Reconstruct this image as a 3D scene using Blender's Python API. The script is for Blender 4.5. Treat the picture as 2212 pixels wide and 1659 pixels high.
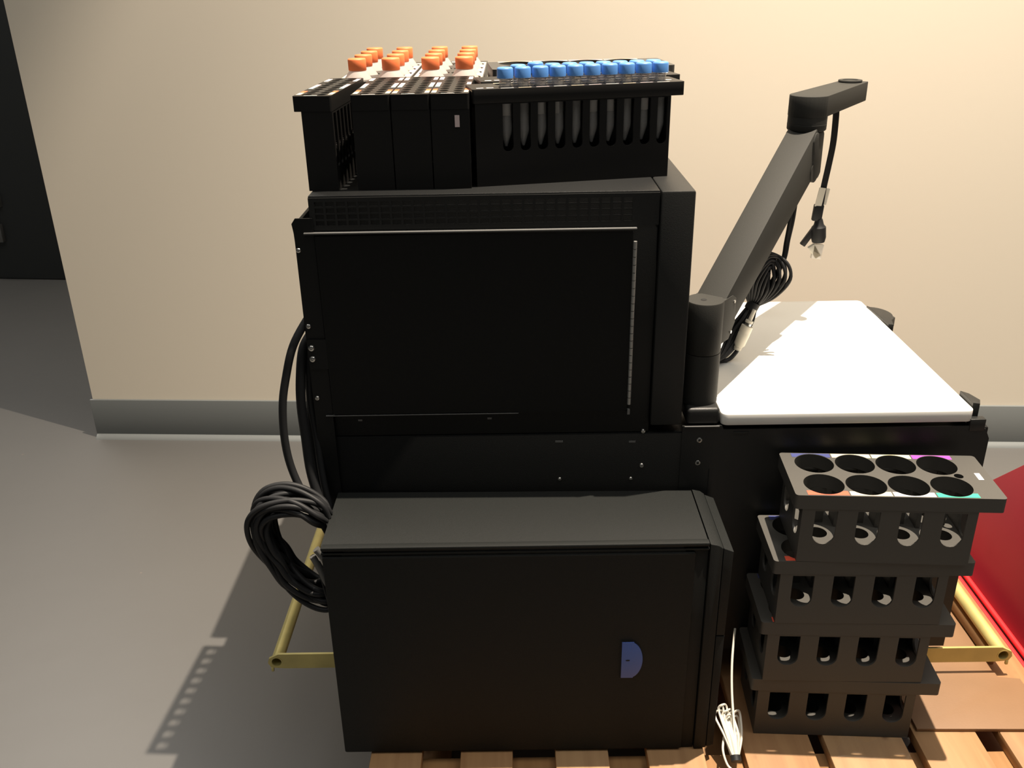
import bpy, bmesh, math, random
from mathutils import Vector, Matrix
random.seed(7)
R = math.radians
for o in list(bpy.data.objects): bpy.data.objects.remove(o)
sc = bpy.context.scene
col = sc.collection

# ------------------------------------------------------------- camera
F = 2000.0
pit, rol, yaw = R(24.24), R(1.04), R(0.4)
fw = Vector((-math.sin(yaw)*math.cos(pit), math.cos(yaw)*math.cos(pit), -math.sin(pit)))
r0 = Vector((math.cos(yaw), math.sin(yaw), 0)); u0 = r0.cross(fw)
rt = r0*math.cos(rol) - u0*math.sin(rol); up = rt.cross(fw)
cam = bpy.data.cameras.new('camera'); camo = bpy.data.objects.new('camera', cam); col.objects.link(camo)
m = Matrix((rt, up, -fw)).transposed().to_4x4(); m.translation = Vector((0, 0, 1.2))
camo.matrix_world = m
cam.sensor_fit = 'HORIZONTAL'; cam.sensor_width = 36.0; cam.lens = F/2212*36.0
cam.clip_start = .05; cam.clip_end = 60
sc.camera = camo

# ------------------------------------------------------------- world, lights, exposure
sc.view_settings.view_transform = 'Standard'; sc.view_settings.look = 'None'
sc.view_settings.gamma = 1.0; sc.view_settings.use_curve_mapping = False
sc.view_settings.exposure = 0.0
w = bpy.data.worlds.new('world'); sc.world = w; w.use_nodes = True
w.node_tree.nodes['Background'].inputs[0].default_value = (.95, 1.0, .97, 1)
w.node_tree.nodes['Background'].inputs[1].default_value = .045

LIGHT = Vector((.80, 1.33, 4.22))
for en, size, blend in ((660, 72, .22), (1080, 66, 1.0)):     # wide spill and bright core of the one recessed downlight
    sp = bpy.data.lights.new('downlight_beam', 'SPOT'); spo = bpy.data.objects.new('downlight_beam', sp); col.objects.link(spo)
    spo.location = LIGHT; sp.energy = en; sp.color = (1.0, .86, .70)
    sp.spot_size = R(size); sp.spot_blend = blend; sp.shadow_soft_size = .017
for nm, x, y, sx_, sy_, en in (('room_fill_light', -.6, .3, 4.0, 3.6, 66), ('side_fill_light', 2.1, .5, 1.2, 1.2, 34), ('next_room_fill_light', -2.8, 4.2, 2.0, 2.4, 115)):  # unseen fill lamps, added to lift the ambient light
    al = bpy.data.lights.new(nm, 'AREA'); alo = bpy.data.objects.new(nm, al); col.objects.link(alo)
    alo.location = (x, y, 4.24); al.shape = 'RECTANGLE'; al.size = sx_; al.size_y = sy_; al.energy = en; al.color = (1.0, .96, .90)

# ------------------------------------------------------------- materials
MATS = {}
def mat(name, c, rough=.5, metal=0, spec=.5, bump=0, bscale=200, var=0, vscale=8, coat=0, emit=None):
    if name in MATS: return MATS[name]
    m = bpy.data.materials.new(name); m.use_nodes = True; nt = m.node_tree; b = nt.nodes['Principled BSDF']
    b.inputs['Base Color'].default_value = (*c, 1); b.inputs['Roughness'].default_value = rough
    b.inputs['Metallic'].default_value = metal; b.inputs['Specular IOR Level'].default_value = spec
    b.inputs['Coat Weight'].default_value = coat
    tc = nt.nodes.new('ShaderNodeTexCoord')
    if var:
        n = nt.nodes.new('ShaderNodeTexNoise'); n.inputs['Scale'].default_value = vscale; n.inputs['Detail'].default_value = 5
        nt.links.new(tc.outputs['Object'], n.inputs['Vector'])
        r = nt.nodes.new('ShaderNodeValToRGB')
        r.color_ramp.elements[0].color = (*[x*(1-var) for x in c], 1); r.color_ramp.elements[1].color = (*[min(1, x*(1+var)) for x in c], 1)
        r.color_ramp.elements[0].position = .3; r.color_ramp.elements[1].position = .7
        nt.links.new(n.outputs['Fac'], r.inputs['Fac']); nt.links.new(r.outputs['Color'], b.inputs['Base Color'])
    if bump:
        n = nt.nodes.new('ShaderNodeTexNoise'); n.inputs['Scale'].default_value = bscale; n.inputs['Detail'].default_value = 3
        nt.links.new(tc.outputs['Object'], n.inputs['Vector'])
        bp = nt.nodes.new('ShaderNodeBump'); bp.inputs['Strength'].default_value = bump; bp.inputs['Distance'].default_value = .002
        nt.links.new(n.outputs['Fac'], bp.inputs['Height']); nt.links.new(bp.outputs['Normal'], b.inputs['Normal'])
    MATS[name] = m
    return m
BLACK = mat('powder_coated_black', (.0055, .006, .006), .45, spec=.30, bump=.15, bscale=900)
BLACK2 = mat('powder_coated_black_satin', (.015, .0155, .015), .42, spec=.35, bump=.12, bscale=900)  # base colour lightened to carry the haze on the right side
PANEL = mat('black_door_panel', (.0035, .004, .004), .5, spec=.25, bump=.1, bscale=900)
TOWER = mat('computer_case_black', (.0100, .0112, .0106), .6, spec=.2, bump=.35, bscale=1400)
RACK = mat('black_rack_plastic', (.009, .0085, .008), .38, spec=.4)
RACKM = mat('matt_black_rack', (.060, .057, .050), .55, bump=.1, bscale=700)  # veiling haze is put into this raised base colour
ARM = mat('charcoal_arm_paint', (.034, .034, .031), .65, spec=.16, bump=.1, bscale=900)  # colour lifted for the haze over post and arm
RUB = mat('black_cable_rubber', (.014, .0145, .0155), .55, spec=.3)
ZINC = mat('yellow_zinc_plating', (.58, .50, .19), .38, metal=.30, var=.18, vscale=14)
STEEL = mat('steel', (.62, .61, .58), .28, metal=1)
HINGE = mat('brushed_steel_hinge', (.42, .42, .40), .38, metal=.7)
GREYS = mat('grey_metal', (.17, .17, .165), .45, metal=.3)
DARKGAP = mat('dark_gap', (.004, .004, .004), .8)
WHITE = mat('white_worktop_laminate', (.86, .85, .80), .35)
ORANGE = mat('orange_cap_plastic', (.90, .215, .07), .55)
BLUE = mat('blue_cap_plastic', (.09, .25, .60), .4)
BLATCH = mat('blue_latch_plastic', (.07, .13, .42), .45)
WPLUG = mat('off_white_plastic', (.70, .66, .56), .42)
WCAB = mat('white_cable_sheath', (.66, .63, .55), .40)
TAG = mat('white_paper_tag', (.66, .635, .61), .6)
CREAM = mat('cream_paper_label', (.66, .55, .38), .6)
LORANGE = mat('orange_paper_label', (.80, .17, .06), .6)
LRED = mat('red_paper_label', (.78, .10, .05), .6)
LTEAL = mat('grey_teal_label', (.36, .44, .43), .6)
LPINK = mat('pinkish_white_label', (.64, .52, .51), .6)
LGREEN = mat('green_paper_label', (.03, .42, .26), .6)
LBLUE = mat('navy_paper_label', (.04, .05, .17), .6)
LYEL = mat('pale_yellow_label', (.74, .68, .38), .6)
LMAG = mat('magenta_paper_label', (.42, .06, .40), .6)
RED = mat('red_plastic', (.25, .011, .024), .42, var=.12, vscale=5)
REDRIM = mat('lit_red_rim', (.72, .03, .035), .35)  # light on the upward-facing rim is put into this brighter red
BASEB = mat('grey_vinyl_baseboard', (.185, .198, .196), .5)
WALL = mat('cream_wall_paint', (.76, .69, .57), .75, bump=.03, bscale=60)
CABIN = mat('dark_cabinet', (.040, .044, .045), .5)
SHEET = mat('tan_hardboard', (.225, .126, .062), .6, var=.07, vscale=9, bump=.1, bscale=300)

def floor_mat():
    m = bpy.data.materials.new('grey_epoxy_floor'); m.use_nodes = True; nt = m.node_tree; b = nt.nodes['Principled BSDF']
    tc = nt.nodes.new('ShaderNodeTexCoord')
    n = nt.nodes.new('ShaderNodeTexNoise'); n.inputs['Scale'].default_value = 2.2; n.inputs['Detail'].default_value = 6
    nt.links.new(tc.outputs['Object'], n.inputs['Vector'])
    r = nt.nodes.new('ShaderNodeValToRGB'); r.color_ramp.elements[0].color = (.110, .107, .102, 1); r.color_ramp.elements[1].color = (.124, .121, .115, 1)
    nt.links.new(n.outputs['Fac'], r.inputs['Fac'])
    v = nt.nodes.new('ShaderNodeTexVoronoi'); v.inputs['Scale'].default_value = 16
    nt.links.new(tc.outputs['Object'], v.inputs['Vector'])
    lt = nt.nodes.new('ShaderNodeMath'); lt.operation = 'LESS_THAN'; lt.inputs[1].default_value = .045
    nt.links.new(v.outputs['Distance'], lt.inputs[0])
    n3 = nt.nodes.new('ShaderNodeTexNoise'); n3.inputs['Scale'].default_value = 5; nt.links.new(tc.outputs['Object'], n3.inputs['Vector'])
    g = nt.nodes.new('ShaderNodeMath'); g.operation = 'GREATER_THAN'; g.inputs[1].default_value = .60
    nt.links.new(n3.outputs['Fac'], g.inputs[0])
    mu = nt.nodes.new('ShaderNodeMath'); mu.operation = 'MULTIPLY'
    nt.links.new(lt.outputs[0], mu.inputs[0]); nt.links.new(g.outputs[0], mu.inputs[1])
    mx = nt.nodes.new('ShaderNodeMix'); mx.data_type = 'RGBA'; mx.inputs['B'].default_value = (.17, .15, .13, 1)
    nt.links.new(mu.outputs[0], mx.inputs['Factor']); nt.links.new(r.outputs['Color'], mx.inputs['A'])
    nt.links.new(mx.outputs['Result'], b.inputs['Base Color']); b.inputs['Roughness'].default_value = .42
    n2 = nt.nodes.new('ShaderNodeTexNoise'); n2.inputs['Scale'].default_value = 14
    nt.links.new(tc.outputs['Object'], n2.inputs['Vector'])
    bp = nt.nodes.new('ShaderNodeBump'); bp.inputs['Strength'].default_value = .12; bp.inputs['Distance'].default_value = .004
    nt.links.new(n2.outputs['Fac'], bp.inputs['Height']); nt.links.new(bp.outputs['Normal'], b.inputs['Normal'])
    return m
FLOOR = floor_mat()

def wood_mat(name, c1, c2, seed=0):
    m = bpy.data.materials.new(name); m.use_nodes = True; nt = m.node_tree; b = nt.nodes['Principled BSDF']
    tc = nt.nodes.new('ShaderNodeTexCoord'); mp = nt.nodes.new('ShaderNodeMapping')
    mp.inputs['Scale'].default_value = (38, 3.0, 38); mp.inputs['Location'].default_value = (seed, seed*2, 0)
    nt.links.new(tc.outputs['Object'], mp.inputs['Vector'])
    n = nt.nodes.new('ShaderNodeTexNoise'); n.inputs['Scale'].default_value = 1.2; n.inputs['Detail'].default_value = 5; n.inputs['Distortion'].default_value = .6
    nt.links.new(mp.outputs['Vector'], n.inputs['Vector'])
    r = nt.nodes.new('ShaderNodeValToRGB'); r.color_ramp.elements[0].color = (*c1, 1); r.color_ramp.elements[1].color = (*c2, 1)
    r.color_ramp.elements[0].position = .32; r.color_ramp.elements[1].position = .62
    nt.links.new(n.outputs['Fac'], r.inputs['Fac'])
    mp2 = nt.nodes.new('ShaderNodeMapping'); mp2.inputs['Scale'].default_value = (22, 13, 10); mp2.inputs['Location'].default_value = (seed*.7, seed, 0)
    nt.links.new(tc.outputs['Object'], mp2.inputs['Vector'])
    v = nt.nodes.new('ShaderNodeTexVoronoi'); v.inputs['Scale'].default_value = 1.0; nt.links.new(mp2.outputs['Vector'], v.inputs['Vector'])
    r2 = nt.nodes.new('ShaderNodeValToRGB'); r2.color_ramp.elements[0].position = .06; r2.color_ramp.elements[1].position = .17
    r2.color_ramp.elements[0].color = (.22, .09, .035, 1); r2.color_ramp.elements[1].color = (1, 1, 1, 1)
    nt.links.new(v.outputs['Distance'], r2.inputs['Fac'])
    mx = nt.nodes.new('ShaderNodeMix'); mx.data_type = 'RGBA'; mx.blend_type = 'MULTIPLY'; mx.inputs['Factor'].default_value = .75
    nt.links.new(r.outputs['Color'], mx.inputs['A']); nt.links.new(r2.outputs['Color'], mx.inputs['B'])
    nt.links.new(mx.outputs['Result'], b.inputs['Base Color']); b.inputs['Roughness'].default_value = .62
    bp = nt.nodes.new('ShaderNodeBump'); bp.inputs['Strength'].default_value = .25; bp.inputs['Distance'].default_value = .001
    nt.links.new(n.outputs['Fac'], bp.inputs['Height']); nt.links.new(bp.outputs['Normal'], b.inputs['Normal'])
    return m
WOODS = [wood_mat('pine_board_%s' % n, a, b_, s) for n, a, b_, s in (
    ('light', (.30, .160, .066), (.375, .212, .092), 1.3), ('warm', (.275, .138, .055), (.34, .185, .076), 4.1), ('pale', (.315, .180, .080), (.39, .235, .110), 7.7))]

def clear_mat(name, tint, fac, rough=.08, milky=0.0):
    m = bpy.data.materials.new(name); m.use_nodes = True; nt = m.node_tree; nt.nodes.clear()
    out = nt.nodes.new('ShaderNodeOutputMaterial')
    tr = nt.nodes.new('ShaderNodeBsdfTransparent'); tr.inputs[0].default_value = (*tint, 1)
    gl = nt.nodes.new('ShaderNodeBsdfGlossy'); gl.inputs['Roughness'].default_value = rough
    df = nt.nodes.new('ShaderNodeBsdfDiffuse'); df.inputs[0].default_value = (.8, .79, .77, 1)
    lw = nt.nodes.new('ShaderNodeLayerWeight'); lw.inputs[0].default_value = .5
    fr = nt.nodes.new('ShaderNodeMath'); fr.operation = 'POWER'; fr.inputs[1].default_value = 3.0
    nt.links.new(lw.outputs['Facing'], fr.inputs[0])
    ad = nt.nodes.new('ShaderNodeMath'); ad.operation = 'ADD'; ad.inputs[1].default_value = fac; ad.use_clamp = True
    nt.links.new(fr.outputs[0], ad.inputs[0])
    m1 = nt.nodes.new('ShaderNodeMixShader'); m1.inputs[0].default_value = milky
    nt.links.new(tr.outputs[0], m1.inputs[1]); nt.links.new(df.outputs[0], m1.inputs[2])
    m2 = nt.nodes.new('ShaderNodeMixShader'); nt.links.new(ad.outputs[0], m2.inputs[0])
    nt.links.new(m1.outputs[0], m2.inputs[1]); nt.links.new(gl.outputs[0], m2.inputs[2])
    nt.links.new(m2.outputs[0], out.inputs['Surface'])
    return m
CLEAR = clear_mat('clear_tube_plastic', (.95, .94, .93), .03, .08, .24)
FILM = clear_mat('clear_packing_tape', (.985, .97, .94), .0, .12, .03)
def milky():
    m = bpy.data.materials.new('milky_white_bottle_plastic'); m.use_nodes = True; nt = m.node_tree; nt.nodes.clear()
    out = nt.nodes.new('ShaderNodeOutputMaterial')
    df = nt.nodes.new('ShaderNodeBsdfPrincipled'); df.inputs['Base Color'].default_value = (.80, .72, .67, 1); df.inputs['Roughness'].default_value = .4
    tl = nt.nodes.new('ShaderNodeBsdfTranslucent'); tl.inputs[0].default_value = (.85, .76, .70, 1)
    mx = nt.nodes.new('ShaderNodeMixShader'); mx.inputs[0].default_value = .45
    nt.links.new(df.outputs[0], mx.inputs[1]); nt.links.new(tl.outputs[0], mx.inputs[2]); nt.links.new(mx.outputs[0], out.inputs['Surface'])
    return m
MILKY = milky()

# ------------------------------------------------------------- geometry helpers
class MB:
    def __init__(s): s.bm = bmesh.new()
    def _merge(s, b, mtx=None):
        if mtx is not None: bmesh.ops.transform(b, matrix=mtx, verts=b.verts)
        me = bpy.data.meshes.new('t'); b.to_mesh(me); b.free(); s.bm.from_mesh(me); bpy.data.meshes.remove(me)
    def box(s, x0, x1, y0, y1, z0, z1, bev=0, seg=2, mtx=None):
        b = bmesh.new(); bmesh.ops.create_cube(b, size=1)
        for v in b.verts:
            v.co = Vector(((x0+x1)/2+v.co.x*(x1-x0), (y0+y1)/2+v.co.y*(y1-y0), (z0+z1)/2+v.co.z*(z1-z0)))
        if bev: bmesh.ops.bevel(b, geom=b.edges[:], offset=bev, segments=seg, affect='EDGES', profile=.5)
        s._merge(b, mtx); return s
    def cyl(s, p0, p1, r0, r1=None, seg=32, caps=True):
        r1 = r0 if r1 is None else r1
        p0, p1 = Vector(p0), Vector(p1); d = p1-p0
        b = bmesh.new(); bmesh.ops.create_cone(b, cap_ends=caps, segments=seg, radius1=r0, radius2=r1, depth=d.length)
        q = Vector((0, 0, 1)).rotation_difference(d.normalized()).to_matrix().to_4x4()
        s._merge(b, Matrix.Translation((p0+p1)/2) @ q); return s
    def lathe(s, prof, seg=32, mtx=None):
        b = bmesh.new(); rings = []
        for r, z in prof:
            if r < 1e-6: rings.append([b.verts.new((0, 0, z))])
            else: rings.append([b.verts.new((r*math.cos(2*math.pi*i/seg), r*math.sin(2*math.pi*i/seg), z)) for i in range(seg)])
        for A, B in zip(rings, rings[1:]):
            for i in range(seg):
                j = (i+1) % seg
                if len(A) == 1 and len(B) > 1: b.faces.new((A[0], B[i], B[j]))
                elif len(B) == 1 and len(A) > 1: b.faces.new((A[i], A[j], B[0]))
                elif len(A) > 1: b.faces.new((A[i], A[j], B[j], B[i]))
        bmesh.ops.recalc_face_normals(b, faces=b.faces)
        s._merge(b, mtx); return s
    def sweep(s, pts, r, seg=10, res=6, flat=None):
        P = smooth_path(pts, res)
        b = bmesh.new(); rings = []
        t = (P[1]-P[0]).normalized(); n = t.orthogonal().normalized()
        for i, p in enumerate(P):
            t2 = (P[min(i+1, len(P)-1)]-P[max(i-1, 0)]).normalized()
            n = (n-t2*n.dot(t2)).normalized(); bb = t2.cross(n)
            rr = r[min(int(i/max(1, len(P)-1)*(len(r)-1)), len(r)-1)] if isinstance(r, (list, tuple)) else r
            if flat:
                a = Vector(flat); a = (a-t2*a.dot(t2)).normalized(); c = t2.cross(a)
                rings.append([b.verts.new(p+a*rr*math.cos(2*math.pi*k/seg)+c*rr*.35*math.sin(2*math.pi*k/seg)) for k in range(seg)])
            else:
                rings.append([b.verts.new(p+n*rr*math.cos(2*math.pi*k/seg)+bb*rr*math.sin(2*math.pi*k/seg)) for k in range(seg)])
        for A, B in zip(rings, rings[1:]):
            for k in range(seg): b.faces.new((A[k], A[(k+1) % seg], B[(k+1) % seg], B[k]))
        b.faces.new(rings[0][::-1]); b.faces.new(rings[-1])
        bmesh.ops.recalc_face_normals(b, faces=b.faces)
        s._merge(b); return s
    def prism(s, poly, axis, a0, a1, holes=(), bev=0, mtx=None):
        """extrude a polygon (with holes) along axis x, y or z between a0 and a1"""
        cu = bpy.data.curves.new('c', 'CURVE'); cu.dimensions = '2D'; cu.fill_mode = 'BOTH'
        cu.extrude = abs(a1-a0)/2-bev; cu.bevel_depth = bev; cu.bevel_resolution = 1
        if bev: cu.offset = -bev
        for pl in [poly]+list(holes):
            spl = cu.splines.new('POLY'); spl.points.add(len(pl)-1); spl.use_cyclic_u = True
            for q, pt in zip(pl, spl.points): pt.co = (q[0], q[1], 0, 1)
        o = bpy.data.objects.new('c', cu); col.objects.link(o)
        dg = bpy.context.evaluated_depsgraph_get()
        me = bpy.data.meshes.new_from_object(o.evaluated_get(dg))
        b = bmesh.new(); b.from_mesh(me); bpy.data.meshes.remove(me); bpy.data.objects.remove(o); bpy.data.curves.remove(cu)
        bmesh.ops.remove_doubles(b, verts=b.verts, dist=1e-6)
        c = (a0+a1)/2
        for v in b.verts:
            x, y, z = v.co
            v.co = {'z': (x, y, z+c), 'y': (x, z+c, y), 'x': (z+c, x, y)}[axis]
        bmesh.ops.recalc_face_normals(b, faces=b.faces)
        s._merge(b, mtx); return s
    def hull(s, pts, bev=0):
        b = bmesh.new(); vs = [b.verts.new(p) for p in pts]
        bmesh.ops.convex_hull(b, input=vs)
        bmesh.ops.dissolve_limit(b, angle_limit=.02, verts=b.verts, edges=b.edges)
        if bev: bmesh.ops.bevel(b, geom=b.edges[:], offset=bev, segments=2, affect='EDGES', profile=.5)
        s._merge(b); return s
    def xf(s, mtx): bmesh.ops.transform(s.bm, matrix=mtx, verts=s.bm.verts); return s
    def build(s, name, material, parent=None, angle=38):
        for f in s.bm.faces: f.smooth = True
        for e in s.bm.edges:
            if len(e.link_faces) == 2: e.smooth = e.calc_face_angle(0) < R(angle)
        me = bpy.data.meshes.new(name); s.bm.to_mesh(me); s.bm.free()
        o = bpy.data.objects.new(name, me); col.objects.link(o)
        me.materials.append(material)
        if parent is not None: o.parent = parent
        return o
def smooth_path(pts, res):
    P = [Vector(p) for p in pts]
    if len(P) == 2: return [P[0].lerp(P[1], i/res) for i in range(res+1)]
    E = [P[0]*2-P[1]]+P+[P[-1]*2-P[-2]]; out = []
    for i in range(1, len(E)-2):
        a, b, c, d = E[i-1], E[i], E[i+1], E[i+2]
        for k in range(res):
            t = k/res
            out.append(.5*((2*b)+(c-a)*t+(2*a-5*b+4*c-d)*t*t+(3*b-a-3*c+d)*t**3))
    out.append(P[-1]); return out
def circ(cx, cy, r, n=28): return [(cx+r*math.cos(2*math.pi*i/n), cy+r*math.sin(2*math.pi*i/n)) for i in range(n)]
def rect(x0, x1, y0, y1): return [(x0, y0), (x1, y0), (x1, y1), (x0, y1)]
def rrect(x0, x1, y0, y1, r, n=5):
    out = []
    for cx, cy, a in ((x1-r, y0+r, -90), (x1-r, y1-r, 0), (x0+r, y1-r, 90), (x0+r, y0+r, 180)):
        for k in range(n+1):
            t = R(a+90*k/n); out.append((cx+r*math.cos(t), cy+r*math.sin(t)))
    return out
def uslot(cx, w, zt, zb, n=10):
    r = w/2; out = [(cx-r, zt), (cx-r, zb+r)]
    out += [(cx+r*math.cos(R(180+180*k/n)), zb+r+r*math.sin(R(180+180*k/n))) for k in range(1, n)]
    return out+[(cx+r, zb+r), (cx+r, zt)]
def thing(name, label, cat, loc=(0, 0, 0), rz=0, group=None):
    o = bpy.data.objects.new(name, None); col.objects.link(o); o.empty_display_size = .05
    o.location = loc; o.rotation_euler = (0, 0, rz); tag(o, label, cat, group); return o
def tag(o, label, cat, group=None):
    o['label'] = label; o['category'] = cat
    if group: o['group'] = group
    return o
def struct(o): o['kind'] = 'structure'; return o
def part_world(mb, name, material, t):
    """mesh given in world coordinates, parented to a thing placed at its own base"""
    inv = (Matrix.Translation(t.location) @ Matrix.Rotation(t.rotation_euler.z, 4, 'Z')).inverted()
    return mb.xf(inv).build(name, material, t)
def sub_world(mb, name, material, part, t):
    inv = (Matrix.Translation(t.location) @ Matrix.Rotation(t.rotation_euler.z, 4, 'Z')).inverted()
    return mb.xf(inv).build(name, material, part)
def copy_tree(src, loc, rz, label, parent=None):
    c = src.copy(); col.objects.link(c)
    if parent is None: c.location = loc; c.rotation_euler = (0, 0, rz); c['label'] = label
    else: c.parent = parent
    for ch in src.children: copy_tree(ch, None, None, None, c)
    return c

# ------------------------------------------------------------- the room
wa, wb = Vector((-1.191, 2.347, 0)), Vector((1.327, 2.217, 0))
wd = (wb-wa).normalized(); wn = Vector((-wd.y, wd.x, 0))
WM = Matrix.Translation(wa) @ Matrix((wd, wn, Vector((0, 0, 1)))).transposed().to_4x4()
struct(MB().box(-7, 7, -3, 9, -.1, 0).build('floor', FLOOR))
struct(MB().box(0, 6.5, 0, .14, 0, 4.3, mtx=WM).build('wall_back', WALL))
bb = MB().box(-.006, 6.4, -.008, 0, .0, .118, bev=.002, mtx=WM)
bb.prism([(-.022, 0), (-.008, 0), (-.008, .012), (-.013, .010), (-.020, .004)], 'x', -.004, 6.4, mtx=WM)
struct(bb.build('baseboard_back', BASEB))
struct(MB().prism(rect(-7, 7, 0.2, 9), 'z', 4.30, 4.40, holes=[circ(LIGHT.x, LIGHT.y, .07)]).build('ceiling', mat('white_ceiling', (.7, .68, .64), .8)))
struct(MB().box(-7, 7, 6.0, 6.1, 0, 4.3).build('wall_far', WALL))

dl = thing('ceiling_downlight', 'round recessed ceiling downlight above the white worktop', 'ceiling light', (LIGHT.x, LIGHT.y, 4.26))
MB().lathe([(.072, .0), (.095, .0), (.097, .006), (.095, .040), (.072, .040), (.072, .0)]).build('trim_ring', WPLUG, dl)

# dark cabinet in the next room, seen past the wall end
cb = thing('storage_cabinet', 'tall dark cabinet on the shaded floor beyond the wall corner', 'cabinet', (-2.6, 4.2, 0), R(-6))
MB().box(-.8, .72, -.3, .3, .0, 2.2, bev=.01).build('body', CABIN, cb)
part_world(MB().box(-2.235, -2.172, 3.828, 3.855, .170, .245, bev=.003), 'handle', GREYS, cb)
part_world(MB().box(-2.235, -2.150, 3.828, 3.855, .320, .375, bev=.003), 'handle', GREYS, cb)

# ------------------------------------------------------------- pallet and what lies on it
pl = thing('wooden_pallet', 'pale wooden pallet under the black machine and computer', 'pallet', (.28, 1.3, 0))
deck = [(-.226, -.150), (-.093, -.016), (.047, .125), (.182, .266), (.325, .428), (.449, .566), (.586, .680), (.716, .822)]
for i, (a, b) in enumerate(deck):
    part_world(MB().box(a, b, .90, 1.80, .121, .140, bev=.0015), 'deck_board', WOODS[i % 3], pl)
for i, (a, b) in enumerate(((.91, 1.035), (1.30, 1.40), (1.68, 1.79))):
    part_world(MB().box(-.22, .82, a, b, .100, .1209, bev=.0015), 'cross_board', WOODS[(i+1) % 3], pl)
    for x0, x1 in ((-.22, -.12), (.25, .36), (.72, .82)):
        part_world(MB().box(x0, x1, a, b, .018, .0999, bev=.002), 'block', WOODS[(i+2) % 3], pl)
for x0, x1 in ((-.22, -.12), (.25, .36), (.72, .82)):
    part_world(MB().box(x0, x1, .91, 1.79, 0, .0179, bev=.0015), 'bottom_board', WOODS[1], pl)

sheet = MB().prism([(.592, 1.056), (.800, 1.052), (.798, 1.16), (.765, 1.165), (.752, 1.72), (.60, 1.72)], 'z', .1402, .146, bev=.0006)
tag(sheet.build('hardboard_sheet', SHEET), 'tan hardboard sheet lying on the pallet boards right of the rack stack', 'board')
bt = MB().box(.764, .776, 1.20, 1.76, .1402, .166, bev=.001)
tag(bt.build('wooden_batten', WOODS[2]), 'thin wooden batten along the right edge of the pallet beside the yellow tube', 'batten')
fm = bmesh.new(); g = [[fm.verts.new((.335+.0095*i+.004*j+.003*math.sin(j*2.3), 1.008+(.009+.0012*math.sin(i*1.3))*j+.004*math.sin(i*.9), .1412+.0016*abs(math.sin(i*1.7+j*.9))+.0008*math.sin(i*.8))) for i in range(12)] for j in range(5)]
for j in range(4):
    for i in range(11): fm.faces.new((g[j][i], g[j][i+1], g[j+1][i+1], g[j+1][i]))
F_ = MB(); F_.bm.free(); F_.bm = fm
fo = F_.xf(Matrix.Translation((.12, -.004, 0))).build('packing_tape', FILM)
tag(fo, 'crumpled clear packing tape on a pallet board in front of the bottom rack', 'tape')

# ------------------------------------------------------------- red panel on the right
rp = thing('red_panel', 'large red plastic panel with ribbed lower rim beside the pallet', 'panel', (.87, 1.4, 0))
RPM = Matrix.Translation((.865, 0, .11)) @ Matrix.Rotation(R(12), 4, 'Y')
part_world(MB().prism([(1.10, .0), (2.0, .0), (1.95, .03), (1.66, .05), (1.30, .45), (1.10, .52)], 'x', 0, .012, bev=.002).xf(RPM), 'sheet', RED, rp)
part_world(MB().box(.835, .872, 1.10, 2.0, .0, .100, bev=.003), 'base', RED, rp)
part_world(MB().cyl((.848, 1.10, .106), (.848, 2.0, .106), .0058, seg=16), 'rib', REDRIM, rp)
part_world(MB().cyl((.862, 1.10, .110), (.862, 2.0, .110), .0050, seg=16), 'rib', REDRIM, rp)

# ------------------------------------------------------------- the big black machine
YM = 1.18
mc = thing('laboratory_analyzer', 'large black metal laboratory instrument with hood, hinged side panel and lower cabinet', 'machine', (.0, 1.45, .2))
b = MB().box(-.283, .672, YM, 1.66, .20, .590, bev=.0025)
part_world(b, 'base_cabinet', BLACK, mc)
part_world(MB().box(-.266, .186, YM, 1.78, .5905, .937, bev=.002), 'hood', BLACK, mc)
part_world(MB().box(.1868, .231, YM-.006, 1.78, .603, .937, bev=.003), 'corner_column', BLACK2, mc)
# perforated vent above the door
holes = []
for i in range(29):
    for j in range(4):
        x = -.258+i*.0142; z = .8985+j*.0082; holes.append(rect(x, x+.0112, z, z+.0062))
part_world(MB().prism(rect(-.2655, .1855, .8925, .9345), 'y', YM-.0022, YM-.0004, holes=holes), 'vent_grille', BLACK2, mc)
# left side flange whose profile shows past the hood
fl = MB().prism([(-.289, .902), (-.284, .909), (-.262, .909), (-.262, .46), (-.288, .46), (-.2875, .62), (-.2865, .70), (-.2700, .704), (-.2700, .715), (-.2840, .72),
                 (-.2865, .76), (-.2845, .79)][::-1], 'y', YM-.004, YM-.0025)
part_world(MB().prism([(-.2895, .902), (-.2845, .909), (-.262, .909), (-.262, .46), (-.2885, .46), (-.2870, .63), (-.2862, .703), (-.2845, .709), (-.2845, .79), (-.2880, .89)], 'y', YM-.0046, YM-.0026), 'side_flange', BLACK, mc)
part_world(MB().box(-.2885, -.2835, YM-.002, 1.72, .46, .90, bev=.001), 'side_sheet', BLACK, mc)
part_world(MB().prism(rrect(-.2868, -.258, .6985, .742, .004), 'y', YM-.0066, YM-.0048), 'cover_plate', BLACK, mc)
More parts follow.
